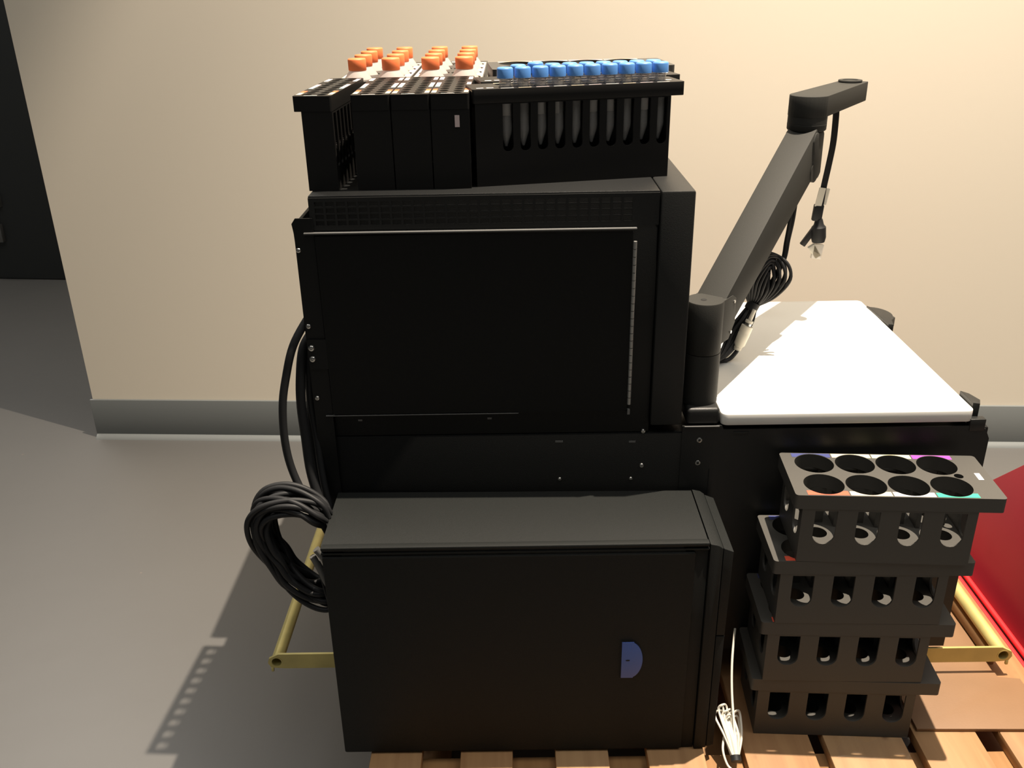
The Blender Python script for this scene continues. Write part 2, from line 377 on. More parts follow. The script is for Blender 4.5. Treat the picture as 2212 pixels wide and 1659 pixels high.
# hinged door
dr = part_world(MB().prism(rrect(-.261, .1525, .6285, .8855, .002), 'y', YM-.0068, YM-.0008), 'door', PANEL, mc)
for k in range(22):
    z = .6385+k*.01068
    if k < 22: sub_world(MB().cyl((.1552, YM-.0075, z), (.1552, YM-.0075, z+.0098), .0026, seg=14), 'hinge_knuckle', HINGE, dr, mc)
part_world(MB().box(-.2745, .157, YM-.0085, YM-.0010, .8885, .8905, bev=.0004), 'door_top_rail', GREYS, mc)  # flange strip with its highlight put into the light grey colour
part_world(MB().box(-.2715, .0, YM-.0075, YM-.0010, .6262, .6269), 'door_bottom_rail', GREYS, mc)
part_world(MB().box(.1535, .1570, YM-.0075, YM-.0010, .6222, .6290), 'rail_end', GREYS, mc)
for x, z, w_, h_ in ((.058, .577, .011, .0028), (.163, .575, .0095, .0028), (-.041, .616, .006, .003), (-.225, .616, .006, .003)):
    part_world(MB().box(x-w_/2, x+w_/2, YM-.0006, YM+.0004, z-h_/2, z+h_/2), 'slot', GREYS, mc)
for x, z, r in ((-.2838, .867, .0036), (-.282, .761, .0036), (-.281, .730, .0046), (-.281, .714, .0046), (-.2812, .654, .0036), (.178, .592, .0036), (.178, .536, .0036),
                (.059, .515, .0030), (.163, .514, .0030), (.259, .577, .0050), (.259, .540, .0050), (.647, .579, .0040)):
    y = YM-.0067 if x < -.28 and .70 < z < .74 else (YM-.0047 if x < -.28 else YM)
    s = MB().lathe([(r, 0), (r, r*.28), (r*.75, r*.62), (r*.38, r*.72), (r*.34, r*.40), (0, r*.40)], seg=20, mtx=Matrix.Translation((x, y, z)) @ Matrix.Rotation(R(90), 4, 'X'))
    part_world(s, 'screw', STEEL, mc)
# lower right front plate with its chamfered corner, seams and post recess
part_world(MB().prism([(.2335, .20), (.6735, .20), (.6735, .573), (.6665, .588), (.652, .5935), (.2925, .5935), (.290, .600), (.2335, .600)], 'y', YM-.003, YM-.0003), 'front_plate', BLACK2, mc)
part_world(MB().prism([(.306, .590), (.3085, .5872), (.325, .5872), (.329, .590)], 'y', YM-.0042, YM-.0032), 'folded_lip', BLACK2, mc)
part_world(MB().box(.236, .286, YM-.0050, YM-.0031, .5985, .6005, bev=.0004), 'folded_lip', GREYS, mc)
part_world(MB().box(.2755, .2765, YM-.0036, YM-.0031, .44, .53), 'panel_seam', DARKGAP, mc)
# worktop
part_world(MB().prism(rrect(.2880, .6460, YM-.004, 1.652, .010), 'z', .6005, .6180, bev=.0015), 'worktop', WHITE, mc)
part_world(MB().prism([(.6475, 1.19), (.656, 1.187), (.662, 1.20), (.656, 1.222), (.6475, 1.232)], 'z', .588, .624, bev=.001), 'corner_catch', BLACK2, mc)
part_world(MB().box(.6420, .664, YM-.004, YM+.008, .586, .604, bev=.001), 'corner_block', BLACK2, mc)
part_world(MB().prism([(.648, 1.515), (.656, 1.512), (.661, 1.535), (.672, 1.548)]+[(.640+.033*math.cos(R(a)), 1.568+.038*math.sin(R(a))) for a in range(-20, 84, 12)]+[(.6435, 1.612)], 'z', .604, .6215, bev=.001), 'rounded_bracket', BLACK2, mc)

# yellow lifting bars under the machine
lf = thing('carrying_bars', 'yellow zinc plated lifting bar with tubes under the black machine', 'metal frame', (.18, 1.2, .17))
for sx, x0, x1, xe, zc in ((-1, -.40, -.262, -.4, .1735), (1, .66, .774, .774, .180)):
    cx = -.400 if sx < 0 else .7725
    fy = 1.190 if sx < 0 else 1.176
    pr = [(cx-.0125*sx, zc-.013), (cx+.0100*sx, zc-.011), (cx+.0145*sx, zc-.002), (cx+.012*sx, zc+.007), (cx-.004*sx, zc+.0155), (cx-.16*sx, zc+.0155), (cx-.16*sx, zc-.013)]
    part_world(MB().prism(pr if sx < 0 else pr[::-1], 'y', fy, fy+.004, holes=[circ(cx, zc, .0078, 24)]), 'flat_bar', ZINC, lf)
    t2 = MB().lathe([(.0082, 0), (.0100, 0), (.0100, .60), (.0082, .60), (.0082, 0)], seg=28, mtx=Matrix.Translation((cx, fy-.0005, zc)) @ Matrix.Rotation(R(-90), 4, 'X'))
    part_world(t2, 'tube', ZINC, lf)
    part_world(MB().box(cx-.0105 if sx < 0 else cx+.006, cx-.006 if sx < 0 else cx+.0105, fy-.001, fy+.003, zc-.019, zc-.011, bev=.001), 'hook', ZINC, lf)
ct_eye = lambda: MB().prism(circ(-.2735, .1700, .0080, 20), 'y', 1.12, 1.124, holes=[circ(-.2735, .1700, .0042, 16)])

# ------------------------------------------------------------- computer tower
ct = thing('computer_tower', 'black computer tower standing in front of the machine with blue latch', 'computer', (.0, 1.1, .14))
TY0, TY1 = 1.026, 1.171
part_world(MB().prism([(-.265, .1415), (.2505, .1415), (.2505, .4985), (-.265, .5035)], 'y', TY0+.0045, TY1, bev=.002), 'chassis', TOWER, ct)
part_world(MB().prism(rrect(-.264, .2325, .144, .489, .003), 'y', TY0, TY0+.0060, bev=.0012), 'side_panel', TOWER, ct)
part_world(MB().box(-.265, .2505, TY0+.001, TY0+.0115, .4920, .4950, bev=.0008), 'top_lip', TOWER, ct)
part_world(MB().box(-.265, .2505, TY0+.0002, TY0+.0115, .4978, .5036, bev=.0018), 'top_edge', TOWER, ct)
part_world(MB().prism([(.2515, .1415), (.2690, .1435), (.2690, .4940), (.2630, .4985), (.2515, .5012)], 'y', TY0+.001, TY1-.002, bev=.0018), 'front_bezel', TOWER, ct)
part_world(MB().prism([(.2697, .1450), (.2800, .1480), (.2815, .3480), (.2697, .3480)], 'y', TY0+.002, TY1-.005, bev=.0012), 'bezel_cover', TOWER, ct)
part_world(MB().prism([(.2697, .3495), (.2815, .3495), (.2830, .4880), (.2697, .4935)], 'y', TY0+.002, TY1-.005, bev=.0012), 'bezel_cover', TOWER, ct)
def dshape(k, dx=0):
    x0, z0, z1 = .1390+dx, .2800, .3430
    zc = (z0+z1)/2; hw = (z1-z0)/2
    arc = [(x0+.012+.018*math.cos(R(a)), zc+hw*math.sin(R(a))) for a in range(-72, 73, 9)]
    return [(x0-k, z0-k), (x0+.017, z0-k)]+[(x+k, z+k*math.sin(math.atan2(z-zc, .02))) for x, z in arc]+[(x0+.017, z1+k), (x0-k, z1+k)]
lt = part_world(MB().prism(dshape(.0012), 'y', TY0-.0006, TY0+.0004), 'latch_surround', DARKGAP, ct)
part_world(MB().prism(dshape(-.0002), 'y', TY0-.0022, TY0-.0007, bev=.0003), 'latch', BLATCH, ct)['label'] = 'blue D-shaped latch'
part_world(MB().prism([(.1480+.0030*math.cos(R(a)), .3115+.0011*math.sin(R(a))) for a in range(0, 360, 20)], 'y', TY0-.0025, TY0-.0021), 'latch_mark', DARKGAP, ct)

part_world(ct_eye().xf(Matrix.Translation((.001, -.02, .045))), 'lock_loop', STEEL, ct)

# ------------------------------------------------------------- eight-hole bottle racks
def make_bottle_rack(label, h, loc, rz, group, pitch=.0556, wy=.1172, HY=(.0305, .0875), HR=.0266, zs=.0285, pale=False):
    t = thing('bottle_rack', label, 'rack', loc, rz, group)
    HX = [.0430+pitch*i for i in range(4)]; xe = HX[-1]+.0282; L = HX[-1]+.0607; hb = h-.0212; R_ = HR-.0012
    b = MB()
    sw = .0295; zt, zb = h-.0242, zs+.0005
    b.prism(rect(.011, xe, .0005, hb), 'y', .0008, .0038, holes=[uslot(x, sw, zt, zb) for x in HX])
    b.prism(rect(.011, xe, .0005, hb), 'y', wy-.0040, wy-.0010, holes=[uslot(x, sw, zt, zb) for x in HX])
    for x0, x1 in ((.0110, .0140), (xe-.003, xe)):
        b.prism(rect(.0039, wy-.0041, .0005, hb), 'x', x0, x1, holes=[uslot(y, sw, zt, zb) for y in HY])
    b.prism(rect(.0141, xe-.0031, .0039, wy-.0041), 'z', .0005, zs, holes=[circ(x, y, .0130, 24) for x in HX for y in HY])
    # webs between the bores
    zz = (zs+.0002, hb)
    for i in range(3):
        xm = (HX[i]+HX[i+1])/2; yc = (HY[0]+HY[1])/2
        for (ya, yb) in ((.0039, HY[0]-.0140), (HY[0]+.0150, HY[1]-.0150), (HY[1]+.0140, wy-.0041)):
            b.prism(rect(xm-.0030, xm+.0030, ya, yb), 'z', *zz)
    ym = (HY[0]+HY[1])/2
    for i in range(4):
        b.prism(rect(HX[i]-.013, HX[i]+.013, ym-.0025, ym+.0025), 'z', *zz)
    b.build('body', RACKM, t)
    hs = [circ(x, y, HR, 40) for x in HX for y in HY]+[circ(HX[-1]+.0192, wy/2, .0062, 20)]
    MB().prism(rrect(0, L, 0, wy, .005), 'z', h-.0210, h, holes=hs).build('lid', RACKM, t)
    fr = [LRED, CREAM, TAG, LGREEN]; bk = [LBLUE, CREAM, LYEL, LMAG]; nm = ['red', 'cream', 'white', 'green', 'navy', 'cream', 'pale yellow', 'magenta']
    if pale: fr = bk = [CREAM, TAG, LPINK, CREAM]; nm = ['cream', 'white', 'pale pink', 'cream']*2
    hw = pitch/2-.0010
    for i, x in enumerate(HX):
        for k, (y, ms, sg) in enumerate(((HY[0], fr, -1), (HY[1], bk, 1))):
            ye = .0018 if sg < 0 else wy-.0018; yi = .0125 if sg < 0 else wy-.0125
            x0, x1 = x-hw, x+hw; rr = HR+.0006; arc = []
            for q_ in range(-24, 25):
                xx = x+q_*hw/24; d2 = rr*rr-(xx-x)**2
                yy = y+sg*math.sqrt(max(0, d2)); yy = max(yy, yi) if sg > 0 else min(yy, yi)
                yy = min(yy, ye-.0004) if sg > 0 else max(yy, ye+.0004)
                arc.append((xx, yy))
            if abs(arc[-1][0]-x1) < 1e-9: arc = arc[1:-1]
            poly = [(x0, ye), (x0, yi)]+arc+[(x1, yi), (x1, ye)]
            l = MB().prism(poly, 'z', h-.0002, h+.0003).build('colour_label', ms[i], t); l['label'] = nm[i+4*k]+' paper label'
    MB().box(L-.0185, L-.0115, wy/2-.0096, wy/2+.0084, h-.0002, h+.0003).build('tag', TAG, t)
    return t
GR = 'eight-hole racks stacked on the pallet'
r1 = make_bottle_rack('black eight-hole bottle rack, topmost of the stack on the pallet', .105, (.364, 1.051, .14+.315), R(-3.8), GR)
copy_tree(r1, (.346, 1.052, .14+.210), R(-2.3), 'black eight-hole bottle rack, second from the top of the pallet stack')
copy_tree(r1, (.339, 1.054, .14+.105), R(-2.5), 'black eight-hole bottle rack, third from the top of the pallet stack')
copy_tree(r1, (.336, 1.057, .140), R(-3.3), 'black eight-hole bottle rack, lowest of the stack, standing on the pallet')

# ------------------------------------------------------------- tall narrow racks on the hood
ZT = .937
NR = 10
def make_tall_rack(label, loc, rz, group, bx0=.0095):
    t = thing('tube_rack', label, 'rack', loc, rz, group)
    H = .1195; L = .205; RY = [.0135+.0198*i for i in range(NR)]
    hs = [circ(x, y, .0061, 20) for x in (.0160, .0345) for y in RY]
    l = MB().prism(rrect(0, .0493, 0, L, .003), 'z', H-.003, H, holes=hs)
    l.prism(rrect(0, .0493, 0, L, .003), 'z', H-.019, H-.0031, holes=[rrect(.0016, .0477, .0016, L-.0016, .002)]).build('lid', RACK, t)
    bx1 = .0490
    b = MB().box(bx0, bx1, .0006, .0036, 0, H-.0192).box(bx0, bx1, L-.0036, L-.0006, 0, H-.0192)
    for x0, x1 in ((bx0, bx0+.002), (bx1-.002, bx1)):
        b.prism(rect(.0037, L-.0037, .0022, H-.0192), 'x', x0, x1, holes=[uslot(y, .0125, H-.022, .030) for y in RY])
    b.box(bx0, bx1, .0037, L-.0037, 0, .0021)
    b.box(.0250, .0262, .0037, L-.0037, .0022, H-.0034)  # unseen divider, added to block light from the right column of holes
    b.prism(rect(bx0+.0021, bx1-.0021, .0037, L-.0037), 'z', .052, .054, holes=[circ(.0345, y, .0060, 14) for y in RY])
    b.build('body', RACK, t)
    for xs in ((.0012, .0072), (.0425, .0482)):
        for y0, y1, m_, n_ in ((.012, .034, CREAM, 'cream'), (.036, .051, LORANGE, 'orange'), (.075, .096, LTEAL, 'grey teal'), (.0965, .124, LPINK, 'pale pink'), (.160, .192, TAG, 'white')):
            MB().box(xs[0], xs[1], y0, y1, H-.0002, H+.0003).build('colour_label', m_, t)['label'] = n_+' paper label'
    MB().box(.014, .031, .0022, .0046, H-.0002, H+.0003).build('tag', TAG, t)
    return t
GT = 'tall narrow racks on the hood'
tr = make_tall_rack('tall narrow black tube rack, leftmost on the hood with a gap beside it', (-.2785, 1.209, ZT), R(-3.3), GT)
tr = make_tall_rack('tall narrow black tube rack, second from the left on the hood', (-.2055, 1.209, ZT), 0, GT, bx0=.0006)
copy_tree(tr, (-.1555, 1.209, ZT), 0, 'tall narrow black tube rack, third from the left on the hood')
t4 = copy_tree(tr, (-.1055, 1.209, ZT), 0, 'tall narrow black tube rack with a pale tag on its front, beside the blue-capped tubes')
MB().box(.0305, .0365, -.0003, .0007, .0785, .0930).build('tag', LPINK, t4)

# ------------------------------------------------------------- wide racks with the blue-capped tubes
AZ = .1230
def make_wide_rack(label, loc, rz, wy, rows, hr, group):
    t = thing('tube_rack', label, 'rack', loc, rz, group)
    L = .282; TX = [.0455+.0231*i for i in range(10)]
    hs = [circ(x, y, hr, 24) for x in TX for y in rows]
    MB().prism(rrect(0, L, 0, wy, .003), 'z', AZ-.0175, AZ, holes=hs, bev=.0006).build('lid', RACK, t)
    bx0, bx1 = .003, .2645
    b = MB()
    sl = [uslot(x, .0138, AZ-.019, .0440) for x in TX]
    b.prism(rect(bx0, bx1, 0, AZ-.0177), 'y', .0008, .0036, holes=sl)
    b.prism(rect(bx0, bx1, 0, AZ-.0177), 'y', wy-.0036, wy-.0008, holes=sl)
    b.box(bx0, bx0+.003, .0037, wy-.0037, 0, AZ-.0177).box(bx1-.003, bx1, .0037, wy-.0037, 0, AZ-.0177)
    b.box(bx0+.0031, bx1-.0031, .0037, wy-.0037, 0, .003)
    b.box(bx0+.0031, bx1-.0031, wy/2-.001, wy/2+.001, .0031, AZ-.0177)
    b.build('body', RACK, t)
    for i, x in enumerate(TX):
        m_ = [LTEAL, LPINK, TAG, CREAM][(i*7+3) % 4]
        MB().box(x-.0085, x+.0085, .0012, .0034, AZ-.0002, AZ+.0003).build('colour_label', [TAG, CREAM, LPINK][i % 3], t)
        MB().box(x-.0085, x+.0085, wy-.0050, wy-.0018, AZ-.0002, AZ+.0003).build('colour_label', m_, t)
    for q, (x0, y0) in enumerate(((.007, .008), (.020, .008), (.262, .020))):
        MB().box(x0, x0+.009, y0, y0+.005, AZ-.0002, AZ+.0003).build('tag', TAG, t)
    return t
YA = R(10.9)
GA = 'wide ten-slot racks on the hood'
A0 = Vector((-.052, 1.215, ZT))
ra = make_wide_rack('wide black tube rack holding blue-capped tubes at the hood front', A0, YA, .0620, (.0165, .0465), .0088, GA)
rb = copy_tree(ra, (-.0435, 1.300, ZT), YA, 'empty wide black tube rack directly behind the blue-capped tubes')
rc = make_bottle_rack('empty black eight-hole rack on the hood behind the wide tube racks', .1275, (-.030, 1.415, ZT), R(5), 'eight-hole racks on the hood', pale=True)
make_bottle_rack('black eight-hole rack holding the two left lines of orange-capped bottles', .1120, (-.1557, 1.431, ZT), R(90), 'eight-hole racks on the hood', pitch=.0667, wy=.1090, HY=(.0290, .0800), HR=.0244, zs=.0150, pale=True)
make_bottle_rack('black eight-hole rack holding the two right lines of orange-capped bottles', .1120, (-.0447, 1.431, ZT), R(90), 'eight-hole racks on the hood', pitch=.0667, wy=.1090, HY=(.0290, .0800), HR=.0244, zs=.0150, pale=True)

def make_tube(label, loc, group):
    t = thing('centrifuge_tube', label, 'tube', loc, YA, group)
    # origin at the tube tip
    MB().lathe([(0, 0), (.0018, .0004), (.0074, .018), (.0078, .022), (.0078, .086), (.0070, .0862), (.0070, .023), (.0066, .019), (.0012, .0022), (0, .002)], seg=24).build('tube_body', CLEAR, t)
    MB().lathe([(0, .0990), (.0085, .0990), (.0098, .0982), (.0104, .0968), (.0106, .0860), (.0086, .0858), (.0086, .0960), (0, .0962)], seg=36).build('cap', BLUE, t)
    return t
ordn = ['first', 'second', 'third', 'fourth', 'fifth', 'sixth', 'seventh', 'eighth', 'ninth', 'tenth']
cA, sA = math.cos(YA), math.sin(YA)
def apos(x, y, z): return (A0.x+x*cA-y*sA, A0.y+x*sA+y*cA, ZT+z)
GB = 'blue-capped tubes in the wide rack'
def patch(t, ang, wid, z0, z1):
    n = 8; r = .00795; b = bmesh.new(); A = []; B = []
    for i in range(n+1):
        a = R(ang-wid/2+wid*i/n); A.append(b.verts.new((r*math.cos(a), r*math.sin(a), z0))); B.append(b.verts.new((r*math.cos(a), r*math.sin(a), z1)))
    for i in range(n): b.faces.new((A[i], A[i+1], B[i+1], B[i]))
    q = MB(); q.bm.free(); q.bm = b
    o = q.build('writing_patch', mat('frosted_white_print', (.62, .61, .60), .6), t); s = o.modifiers.new('s', 'SOLIDIFY'); s.thickness = .0002
angs = [-85, 60, -100, -125, 150, -80, -88, 40, -70, 120]
for k, x in enumerate([.0455+.0231*i for i in range(10)]):
    zz = .0480
    t = make_tube('blue-capped clear tube, %s from the left in the front row' % ordn[k], apos(x, .0165, zz), GB)
    if k not in (1, 7): patch(t, angs[k]-10.9, 95, .040, .074)
    if k > 0:
        t = make_tube('blue-capped clear tube, %s from the left in the row behind' % ordn[k-1], apos(x, .0465, zz+(.0022 if k == 2 else 0)), GB)
        patch(t, angs[9-k], 80, .040, .074)

# ------------------------------------------------------------- orange-capped bottles
def make_bottle(label, loc, group):
    t = thing('reagent_bottle', label, 'bottle', loc, 0, group)
    MB().lathe([(0, 0), (.0210, 0), (.0228, .002), (.0230, .006), (.0230, .0908), (.0222, .0948), (.0130, .1083), (.0124, .1098), (.0122, .1138), (0, .1138)], seg=40).build('bottle_body', MILKY, t, 50)
    cp = []
    n = 60
    bc = bmesh.new(); prof = [(.0130, .1092, 1), (.0134, .1097, 1), (.0136, .1243, 1), (.0128, .1262, 0), (.0, .1264, 0)]
    rs = []
    for r, z, kn in prof:
        if r == 0: rs.append([bc.verts.new((0, 0, z))]); continue
        rs.append([bc.verts.new(((r+(kn*.00010 if i % 2 else 0))*math.cos(2*math.pi*i/n), (r+(kn*.00010 if i % 2 else 0))*math.sin(2*math.pi*i/n), z)) for i in range(n)])
    bc.faces.new(rs[0][::-1])
    for A, B in zip(rs, rs[1:]):
        for i in range(n):
            j = (i+1) % n
            bc.faces.new((A[i], A[j], B[0]) if len(B) == 1 else (A[i], A[j], B[j], B[i]))
    q = MB(); q.bm.free(); q.bm = bc; q.build('cap', ORANGE, t, 18)
    return t
rown = ['front', 'second', 'third', 'rearmost']; coln = ['leftmost', 'second', 'third', 'rightmost']
proto = None
for ci, cx in enumerate((-.2355, -.1845, -.1245, -.0735)):
    for ri in range(4):
        lab = 'orange-capped white bottle, %s of the %s line of bottles behind the tall racks' % (rown[ri], coln[ci])
        loc = (cx, 1.474+.0667*ri, ZT+.0152)
        if proto is None: proto = make_bottle(lab, loc, 'orange-capped bottles behind the tall racks')
        else: copy_tree(proto, loc, 0, lab)

# ------------------------------------------------------------- monitor arm
am = thing('monitor_arm', 'empty dark grey monitor arm rising from the machine corner', 'monitor arm', (.2605, 1.213, .6005))
part_world(MB().box(.2385, .2865, YM-.002, 1.245, .6006, .6265, bev=.006, seg=4), 'mounting_block', BLACK2, am)
part_world(MB().cyl((.2605, 1.213, .6260), (.2605, 1.213, .7015), .0262, seg=48), 'lower_post', ARM, am)
part_world(MB().lathe([(0, .7025), (.0258, .7025), (.0262, .7032), (.0262, .776), (.0255, .7775), (0, .7778)], seg=48, mtx=Matrix.Translation((.2605, 1.213, 0))), 'upper_post', ARM, am)
part_world(MB().cyl((.2580, 1.211, .7774), (.2580, 1.211, .7781), .0042, seg=20), 'top_hole', DARKGAP, am)
D = Vector((.60, .80, 0)); N = Vector((.80, -.60, 0)); P0 = Vector((.2605, 1.213, 0))
def q(t, n, z): return P0+D*t+N*n+Vector((0, 0, z))
part_world(MB().hull([q(t, n, z) for n in (-.0235, .0235) for t, z in ((0, .712), (0, .7765), (.040, .7770), (.052, .770), (.054, .733), (.036, .712))], bev=.0015), 'pivot_housing', ARM, am)
# sloping arm
P1 = .318
part_world(MB().hull([q(t, n, z) for n in (-.0225, .0225) for t, z in ((.012, .772), (.052, .735), (P1-.006, .972), (P1+.012, .955), (P1+.004, .898), (.062, .770))], bev=.0025), 'lower_arm', ARM, am)
part_world(MB().hull([q(t, n, z) for n in (-.0245, .0245) for t, z in ((P1-.026, .950), (P1-.018, .962), (P1+.012, .964), (P1+.018, .958), (P1+.020, .896), (P1+.012, .889), (P1-.008, .887))], bev=.003), 'fork', ARM, am)
part_world(MB().cyl(q(P1-.004, -.0235, .902), q(P1-.004, .0235, .902), .017, seg=32), 'hinge_barrel', ARM, am)
J = q(P1+.006, -.0015, 0)
part_world(MB().lathe([(0, .9625), (.0285, .9625), (.0296, .9640), (.0298, .9720), (.0292, .9724), (.0296, .9728), (.0296, 1.0110), (0, 1.0112)], seg=48, mtx=Matrix.Translation(J)), 'upper_joint', ARM, am)
E1 = Vector((.5690, 1.628, 0)); de = (E1-J).normalized(); ne = Vector((de.y, -de.x, 0))
pts = []
for a in range(0, 360, 12):
    c, s_ = math.cos(R(a)), math.sin(R(a))
    if c <= 0: p = J+de*c*.0302+ne*s_*.0302
    else: p = E1+de*min(.017, c*.034)+ne*max(-.0225, min(.0225, s_*.030))
    pts.append(p)
part_world(MB().hull([p+Vector((0, 0, z)) for p in pts for z in (.9835, 1.0148)], bev=.0012), 'extension_arm', ARM, am)
part_world(MB().lathe([(0, 0), (.0185, 0), (.0195, .0014), (.0190, .0034), (.0130, .0036), (.0120, .0018), (0, .0018)], seg=36, mtx=Matrix.Translation((E1.x-.004, E1.y-.004, 1.0150))), 'end_bushing', ARM, am)
for t_, z_ in ((.045, .766), (.040, .722)):
    part_world(MB().cyl(q(t_, .0235, z_), q(t_, .0247, z_), .0024, seg=12), 'screw', STEEL, am)

# hanging cables of the arm
def C(x, y, z): return Vector((x, y, z))
hc = thing('power_cable', 'black cable with plug hanging from the tip of the monitor arm', 'cable', (.52, 1.55, .98))
part_world(MB().sweep([(.523, 1.552, .987), (.5245, 1.552, .960), (.5245, 1.551, .925), (.521, 1.551, .885), (.5175, 1.55, .855), (.5155, 1.55, .822), (.5120, 1.55, .800)], .0058, seg=12, res=5, flat=(1, .2, 0)), 'cable', RUB, hc)
part_world(MB().box(-.0055, .0055, -.0008, .0008, -.016, .016).xf(Matrix.Translation((.5125, 1.546, .839)) @ Matrix.Rotation(R(8), 4, 'Y')), 'label', WPLUG, hc)
part_world(MB().box(-.0045, .0045, -.0008, .0008, -.014, .014).xf(Matrix.Translation((.5245, 1.556, .838)) @ Matrix.Rotation(R(8), 4, 'Y')), 'label', WPLUG, hc)
part_world(MB().box(-.008, .008, -.005, .005, -.014, .014, bev=.002).xf(Matrix.Translation((.5125, 1.55, .812)) @ Matrix.Rotation(R(4), 4, 'Y')), 'clamp', RUB, hc)
part_world(MB().lathe([(0, .0), (.0060, .0), (.0085, -.010), (.0120, -.014), (.0125, -.032), (.0105, -.040), (0, -.040)], seg=20, mtx=Matrix.Translation((.5160, 1.55, .801)) @ Matrix.Rotation(R(-5), 4, 'Y')), 'plug', RUB, hc)
part_world(MB().box(-.0045, .0045, -.004, .004, -.020, .014, bev=.001).xf(Matrix.Translation((.5035, 1.552, .772)) @ Matrix.Rotation(R(32), 4, 'Y')), 'connector', RUB, hc)
part_world(MB().box(-.0085, .0085, -.004, .004, -.016, .010, bev=.001).xf(Matrix.Translation((.5190, 1.548, .748)) @ Matrix.Rotation(R(6), 4, 'Y')), 'clear_cover', clear_mat('clear_cover', (.95, .93, .88), .06, .1, .5), hc)
part_world(MB().box(-.0060, .0060, -.004, .004, -.016, .009, bev=.001).xf(Matrix.Translation((.5120, 1.548, .748)) @ Matrix.Rotation(R(-35), 4, 'Y')), 'contact', WPLUG, hc)

cc = thing('cable_coil', 'coiled black cable bundle hanging beside the monitor arm post', 'cable', (.43, 1.42, .66))
NK = Vector((.3770, 1.400, .7005))     # where the bundle is tied
rnd = random.Random(3)
def NB(x, y, z): return NK+Vector((x, y, z))
for i in range(15):
    u = i/14.0; k = .013*math.sin(i*2.1); j = rnd.uniform(-.004, .004); hgt = .084-.030*(u*u)+j
    xl = -.016+.026*u; xr = .055-.040*u
    L_ = [NB(-.003, 0, -.002), NB(xl*.8, k*.5, hgt*.28), NB(xl*.9+.002, k, hgt*.62), NB(xl*.3+.012, k, hgt*.93), NB(.018+.3*xr*.3, k*.5, hgt), NB(xr*.78+.004, -k*.5, hgt*.86), NB(xr, -k, hgt*.55), NB(xr*.62, -k*.6, hgt*.20), NB(.003, 0, -.002)]
    part_world(MB().sweep(L_, .0026, seg=8, res=6), 'strand', RUB, cc)
for i in range(12):
    o_ = (i-5.5)/5.5; k = .006*math.sin(i*2.4)
    L_ = [NB(.0065*o_, 0, 0), NB(-.010+.011*o_, -.006+k, -.020-.004*o_), NB(-.024+.012*o_, -.012+k, -.040-.006*o_), NB(-.036+.008*o_, -.020+k, -.058-.004*o_), NB(-.050+.003*o_, -.034+k, -.070-.002*o_), NB(-.066, -.050+k, -.074+.002*o_)]
    part_world(MB().sweep(L_, .0026, seg=8, res=5), 'strand', RUB, cc)
part_world(MB().cyl(NB(.002, 0, .005), NB(-.004, -.002, -.006), .0105, seg=20), 'cable_tie', RUB, cc)
# lead from the arm into the coil
part_world(MB().sweep([(.4300, 1.42, .893), (.4290, 1.42, .865), (.4280, 1.42, .830), (.4255, 1.42, .798), (.4215, 1.415, .770), (.4060, 1.408, .738), (.388, 1.402, .712), NK[:]], .0034, seg=10, res=6), 'lead', RUB, cc)
part_world(MB().sweep([(.4330, 1.42, .890), (.4340, 1.42, .865), (.4325, 1.42, .832), (.4290, 1.42, .802), (.4245, 1.415, .772), (.4100, 1.408, .742), (.392, 1.402, .714), NK[:]], .0028, seg=10, res=6), 'lead', RUB, cc)
wc = thing('adapter_plug', 'off-white cylindrical cable connector hanging above the worktop', 'connector', (.36, 1.36, .64))
q0, q1 = Vector((.3745, 1.378, .7015)), Vector((.3505, 1.372, .6345))
dq = (q1-q0).normalized(); Lq = (q1-q0).length
M_ = Matrix.Translation(q0) @ Vector((0, 0, 1)).rotation_difference(dq).to_matrix().to_4x4()
part_world(MB().lathe([(0, 0), (.0030, 0), (.0034, .018), (.0062, .0185), (.0062, .0225), (.0040, .023), (0, .023)], seg=20, mtx=M_), 'pin_sleeve', WPLUG, wc)
part_world(MB().lathe([(0, .023), (.0052, .0232), (.0052, .0275), (0, .028)], seg=20, mtx=M_), 'collar', STEEL, wc)
part_world(MB().lathe([(0, .0275), (.0092, .0278), (.0095, .038), (.0090, .0395), (.0095, .041), (.0088, .060), (.0062, .064), (.0066, .066), (.0058, .067), (.0062, .069), (.0040, .070), (0, .070)], seg=24, mtx=M_), 'body', WPLUG, wc)
part_world(MB().sweep([q0+dq*.069, q0+dq*.074, Vector((.338, 1.366, .6225)), Vector((.322, 1.362, .6216)), Vector((.302, 1.362, .6216)), Vector((.288, 1.360, .6216))], .0034, seg=10, res=6), 'lead', RUB, wc)

# ------------------------------------------------------------- black cables on the left
lc = [
    ('outermost black cable bowing out left of the machine', [(-.270, 1.20, .785), (-.285, 1.19, .768), (-.305, 1.17, .735), (-.319, 1.165, .690), (-.327, 1.16, .650), (-.329, 1.155, .600), (-.323, 1.15, .555), (-.305, 1.14, .510), (-.284, 1.13, .478), (-.270, 1.12, .455)], .0056),
    ('thick black cable running down the machine side, inside the bowed one', [(-.285, 1.21, .742), (-.298, 1.195, .720), (-.303, 1.18, .680), (-.305, 1.175, .640), (-.303, 1.17, .595), (-.299, 1.16, .545), (-.288, 1.15, .500), (-.276, 1.14, .470), (-.262, 1.13, .44)], .0068),
    ('thin black cable pressed against the machine side sheet', [(-.290, 1.215, .740), (-.295, 1.20, .700), (-.296, 1.19, .660), (-.297, 1.185, .610), (-.295, 1.18, .560), (-.288, 1.17, .510), (-.275, 1.155, .475), (-.262, 1.14, .45)], .0042),
    ('black cable between the two others beside the machine', [(-.289, 1.20, .732), (-.292, 1.19, .690), (-.294, 1.185, .640), (-.290, 1.18, .590), (-.286, 1.17, .540), (-.279, 1.16, .495), (-.266, 1.15, .455)], .0050)]
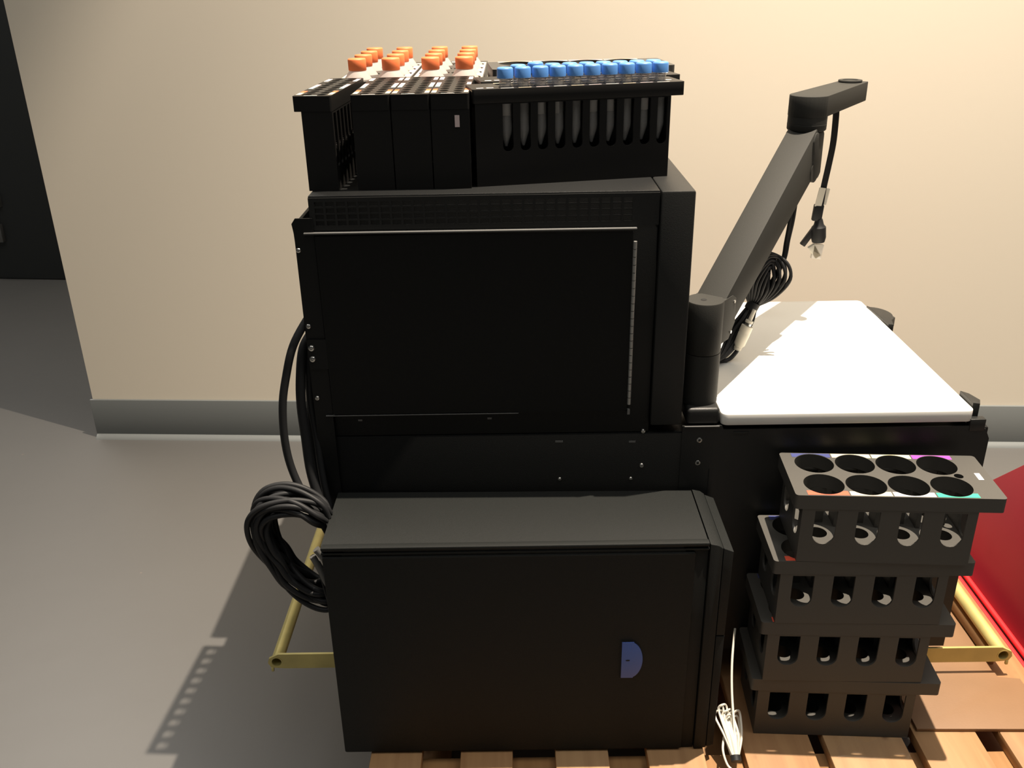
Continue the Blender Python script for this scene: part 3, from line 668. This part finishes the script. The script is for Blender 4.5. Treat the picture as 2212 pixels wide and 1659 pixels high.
for lab, pts, r in lc:
    o = MB().sweep(pts, r, seg=12, res=6).build('power_cable', RUB); tag(o, lab, 'cable', 'black cables down the left side of the machine')
lo = thing('cable_loop', 'thick looped bundle of black cables left of the computer tower', 'cable', (-.33, 1.11, .36))
loop = [(-.270, .500), (-.281, .512), (-.305, .527), (-.330, .5305), (-.354, .523), (-.367, .505), (-.368, .482), (-.362, .458), (-.349, .432), (-.337, .405), (-.320, .386), (-.300, .372), (-.282, .367), (-.2695, .367)]
ctr = Vector((-.312, .448))
rn = random.Random(11)
for i in range(19):
    f = i/18.0; g_ = rn.uniform(0, 1); pts = []
    ph = rn.uniform(0, 6.28)
    for k, (x, z) in enumerate(loop):
        v = Vector((x, z))-ctr; L_ = v.length; v.normalize()
        s_ = 1 if 0 < k < len(loop)-1 else .6
        d_ = (-.020+.040*f)*s_*(.75+.25*math.sin(k*.9+ph)) - .003
        d_ = min(d_, .0155)
        p = Vector((x, z))+v*d_
        pts.append((p.x, 1.11+.022*math.sin(i*2.4+k*.35)*s_, p.y))
    part_world(MB().sweep(pts, .0040, seg=10, res=5), 'strand', RUB, lo)
part_world(MB().sweep([(-.283, 1.075, .470), (-.272, 1.075, .452), (-.268, 1.07, .430)], .0052, seg=12), 'grey_connector', mat('grey_connector_plastic', (.10, .10, .095), .5), lo)
part_world(MB().sweep([(-.290, 1.08, .455), (-.282, 1.08, .434), (-.276, 1.08, .414), (-.270, 1.08, .400)], .0052, seg=12), 'grey_connector', MATS['grey_connector_plastic'], lo)
part_world(MB().sweep([(-.286, 1.09, .425), (-.279, 1.085, .385), (-.274, 1.08, .360)], .0020, seg=8), 'thin_lead', RUB, lo)

# ------------------------------------------------------------- white cable bundle at the tower foot
wb_ = thing('white_cable_bundle', 'bundle of thin white cable tied in black at the foot of the tower', 'cable', (.31, 1.03, .14))
tie = Vector((.3060, .9950, .1540))
rn = random.Random(5)
for i in range(9):
    a = (i-4)/4.0
    top = Vector((.3040+.0125*a, 1.050+rn.uniform(-.008, .008), .1870+rn.uniform(-.006, .012)-.010*a*a))
    w1 = .0035*(1+rn.random())
    part_world(MB().sweep([tie+Vector((.003*a, 0, .002*rn.random())), tie.lerp(top, .5)+Vector((.004*a-.002, 0, .004)), top+Vector((-w1, 0, -.004)), top+Vector((0, .003, .004)), top+Vector((w1, .004, -.004)), tie.lerp(top, .45)+Vector((.006*a+.003, .006, -.002)), tie+Vector((.004*a, .003, -.003))], .0017, seg=8, res=6), 'strand', WCAB, wb_)
part_world(MB().sweep([tie, (.3090, 1.02, .170), (.3125, 1.07, .205), (.3190, 1.11, .235), (.330, 1.15, .262)], .0018, seg=8, res=6), 'strand', WCAB, wb_)
part_world(MB().sweep([tie+Vector((-.012, .03, .012)), tie+Vector((-.0165, .012, .004)), tie+Vector((-.013, -.004, -.006)), tie+Vector((-.006, -.012, -.010))], .0017, seg=8, res=6), 'strand', WCAB, wb_)
part_world(MB().cyl(tie+Vector((0, -.003, -.002)), tie+Vector((0, .004, .002)), .0075, seg=16), 'cable_tie', RUB, wb_)
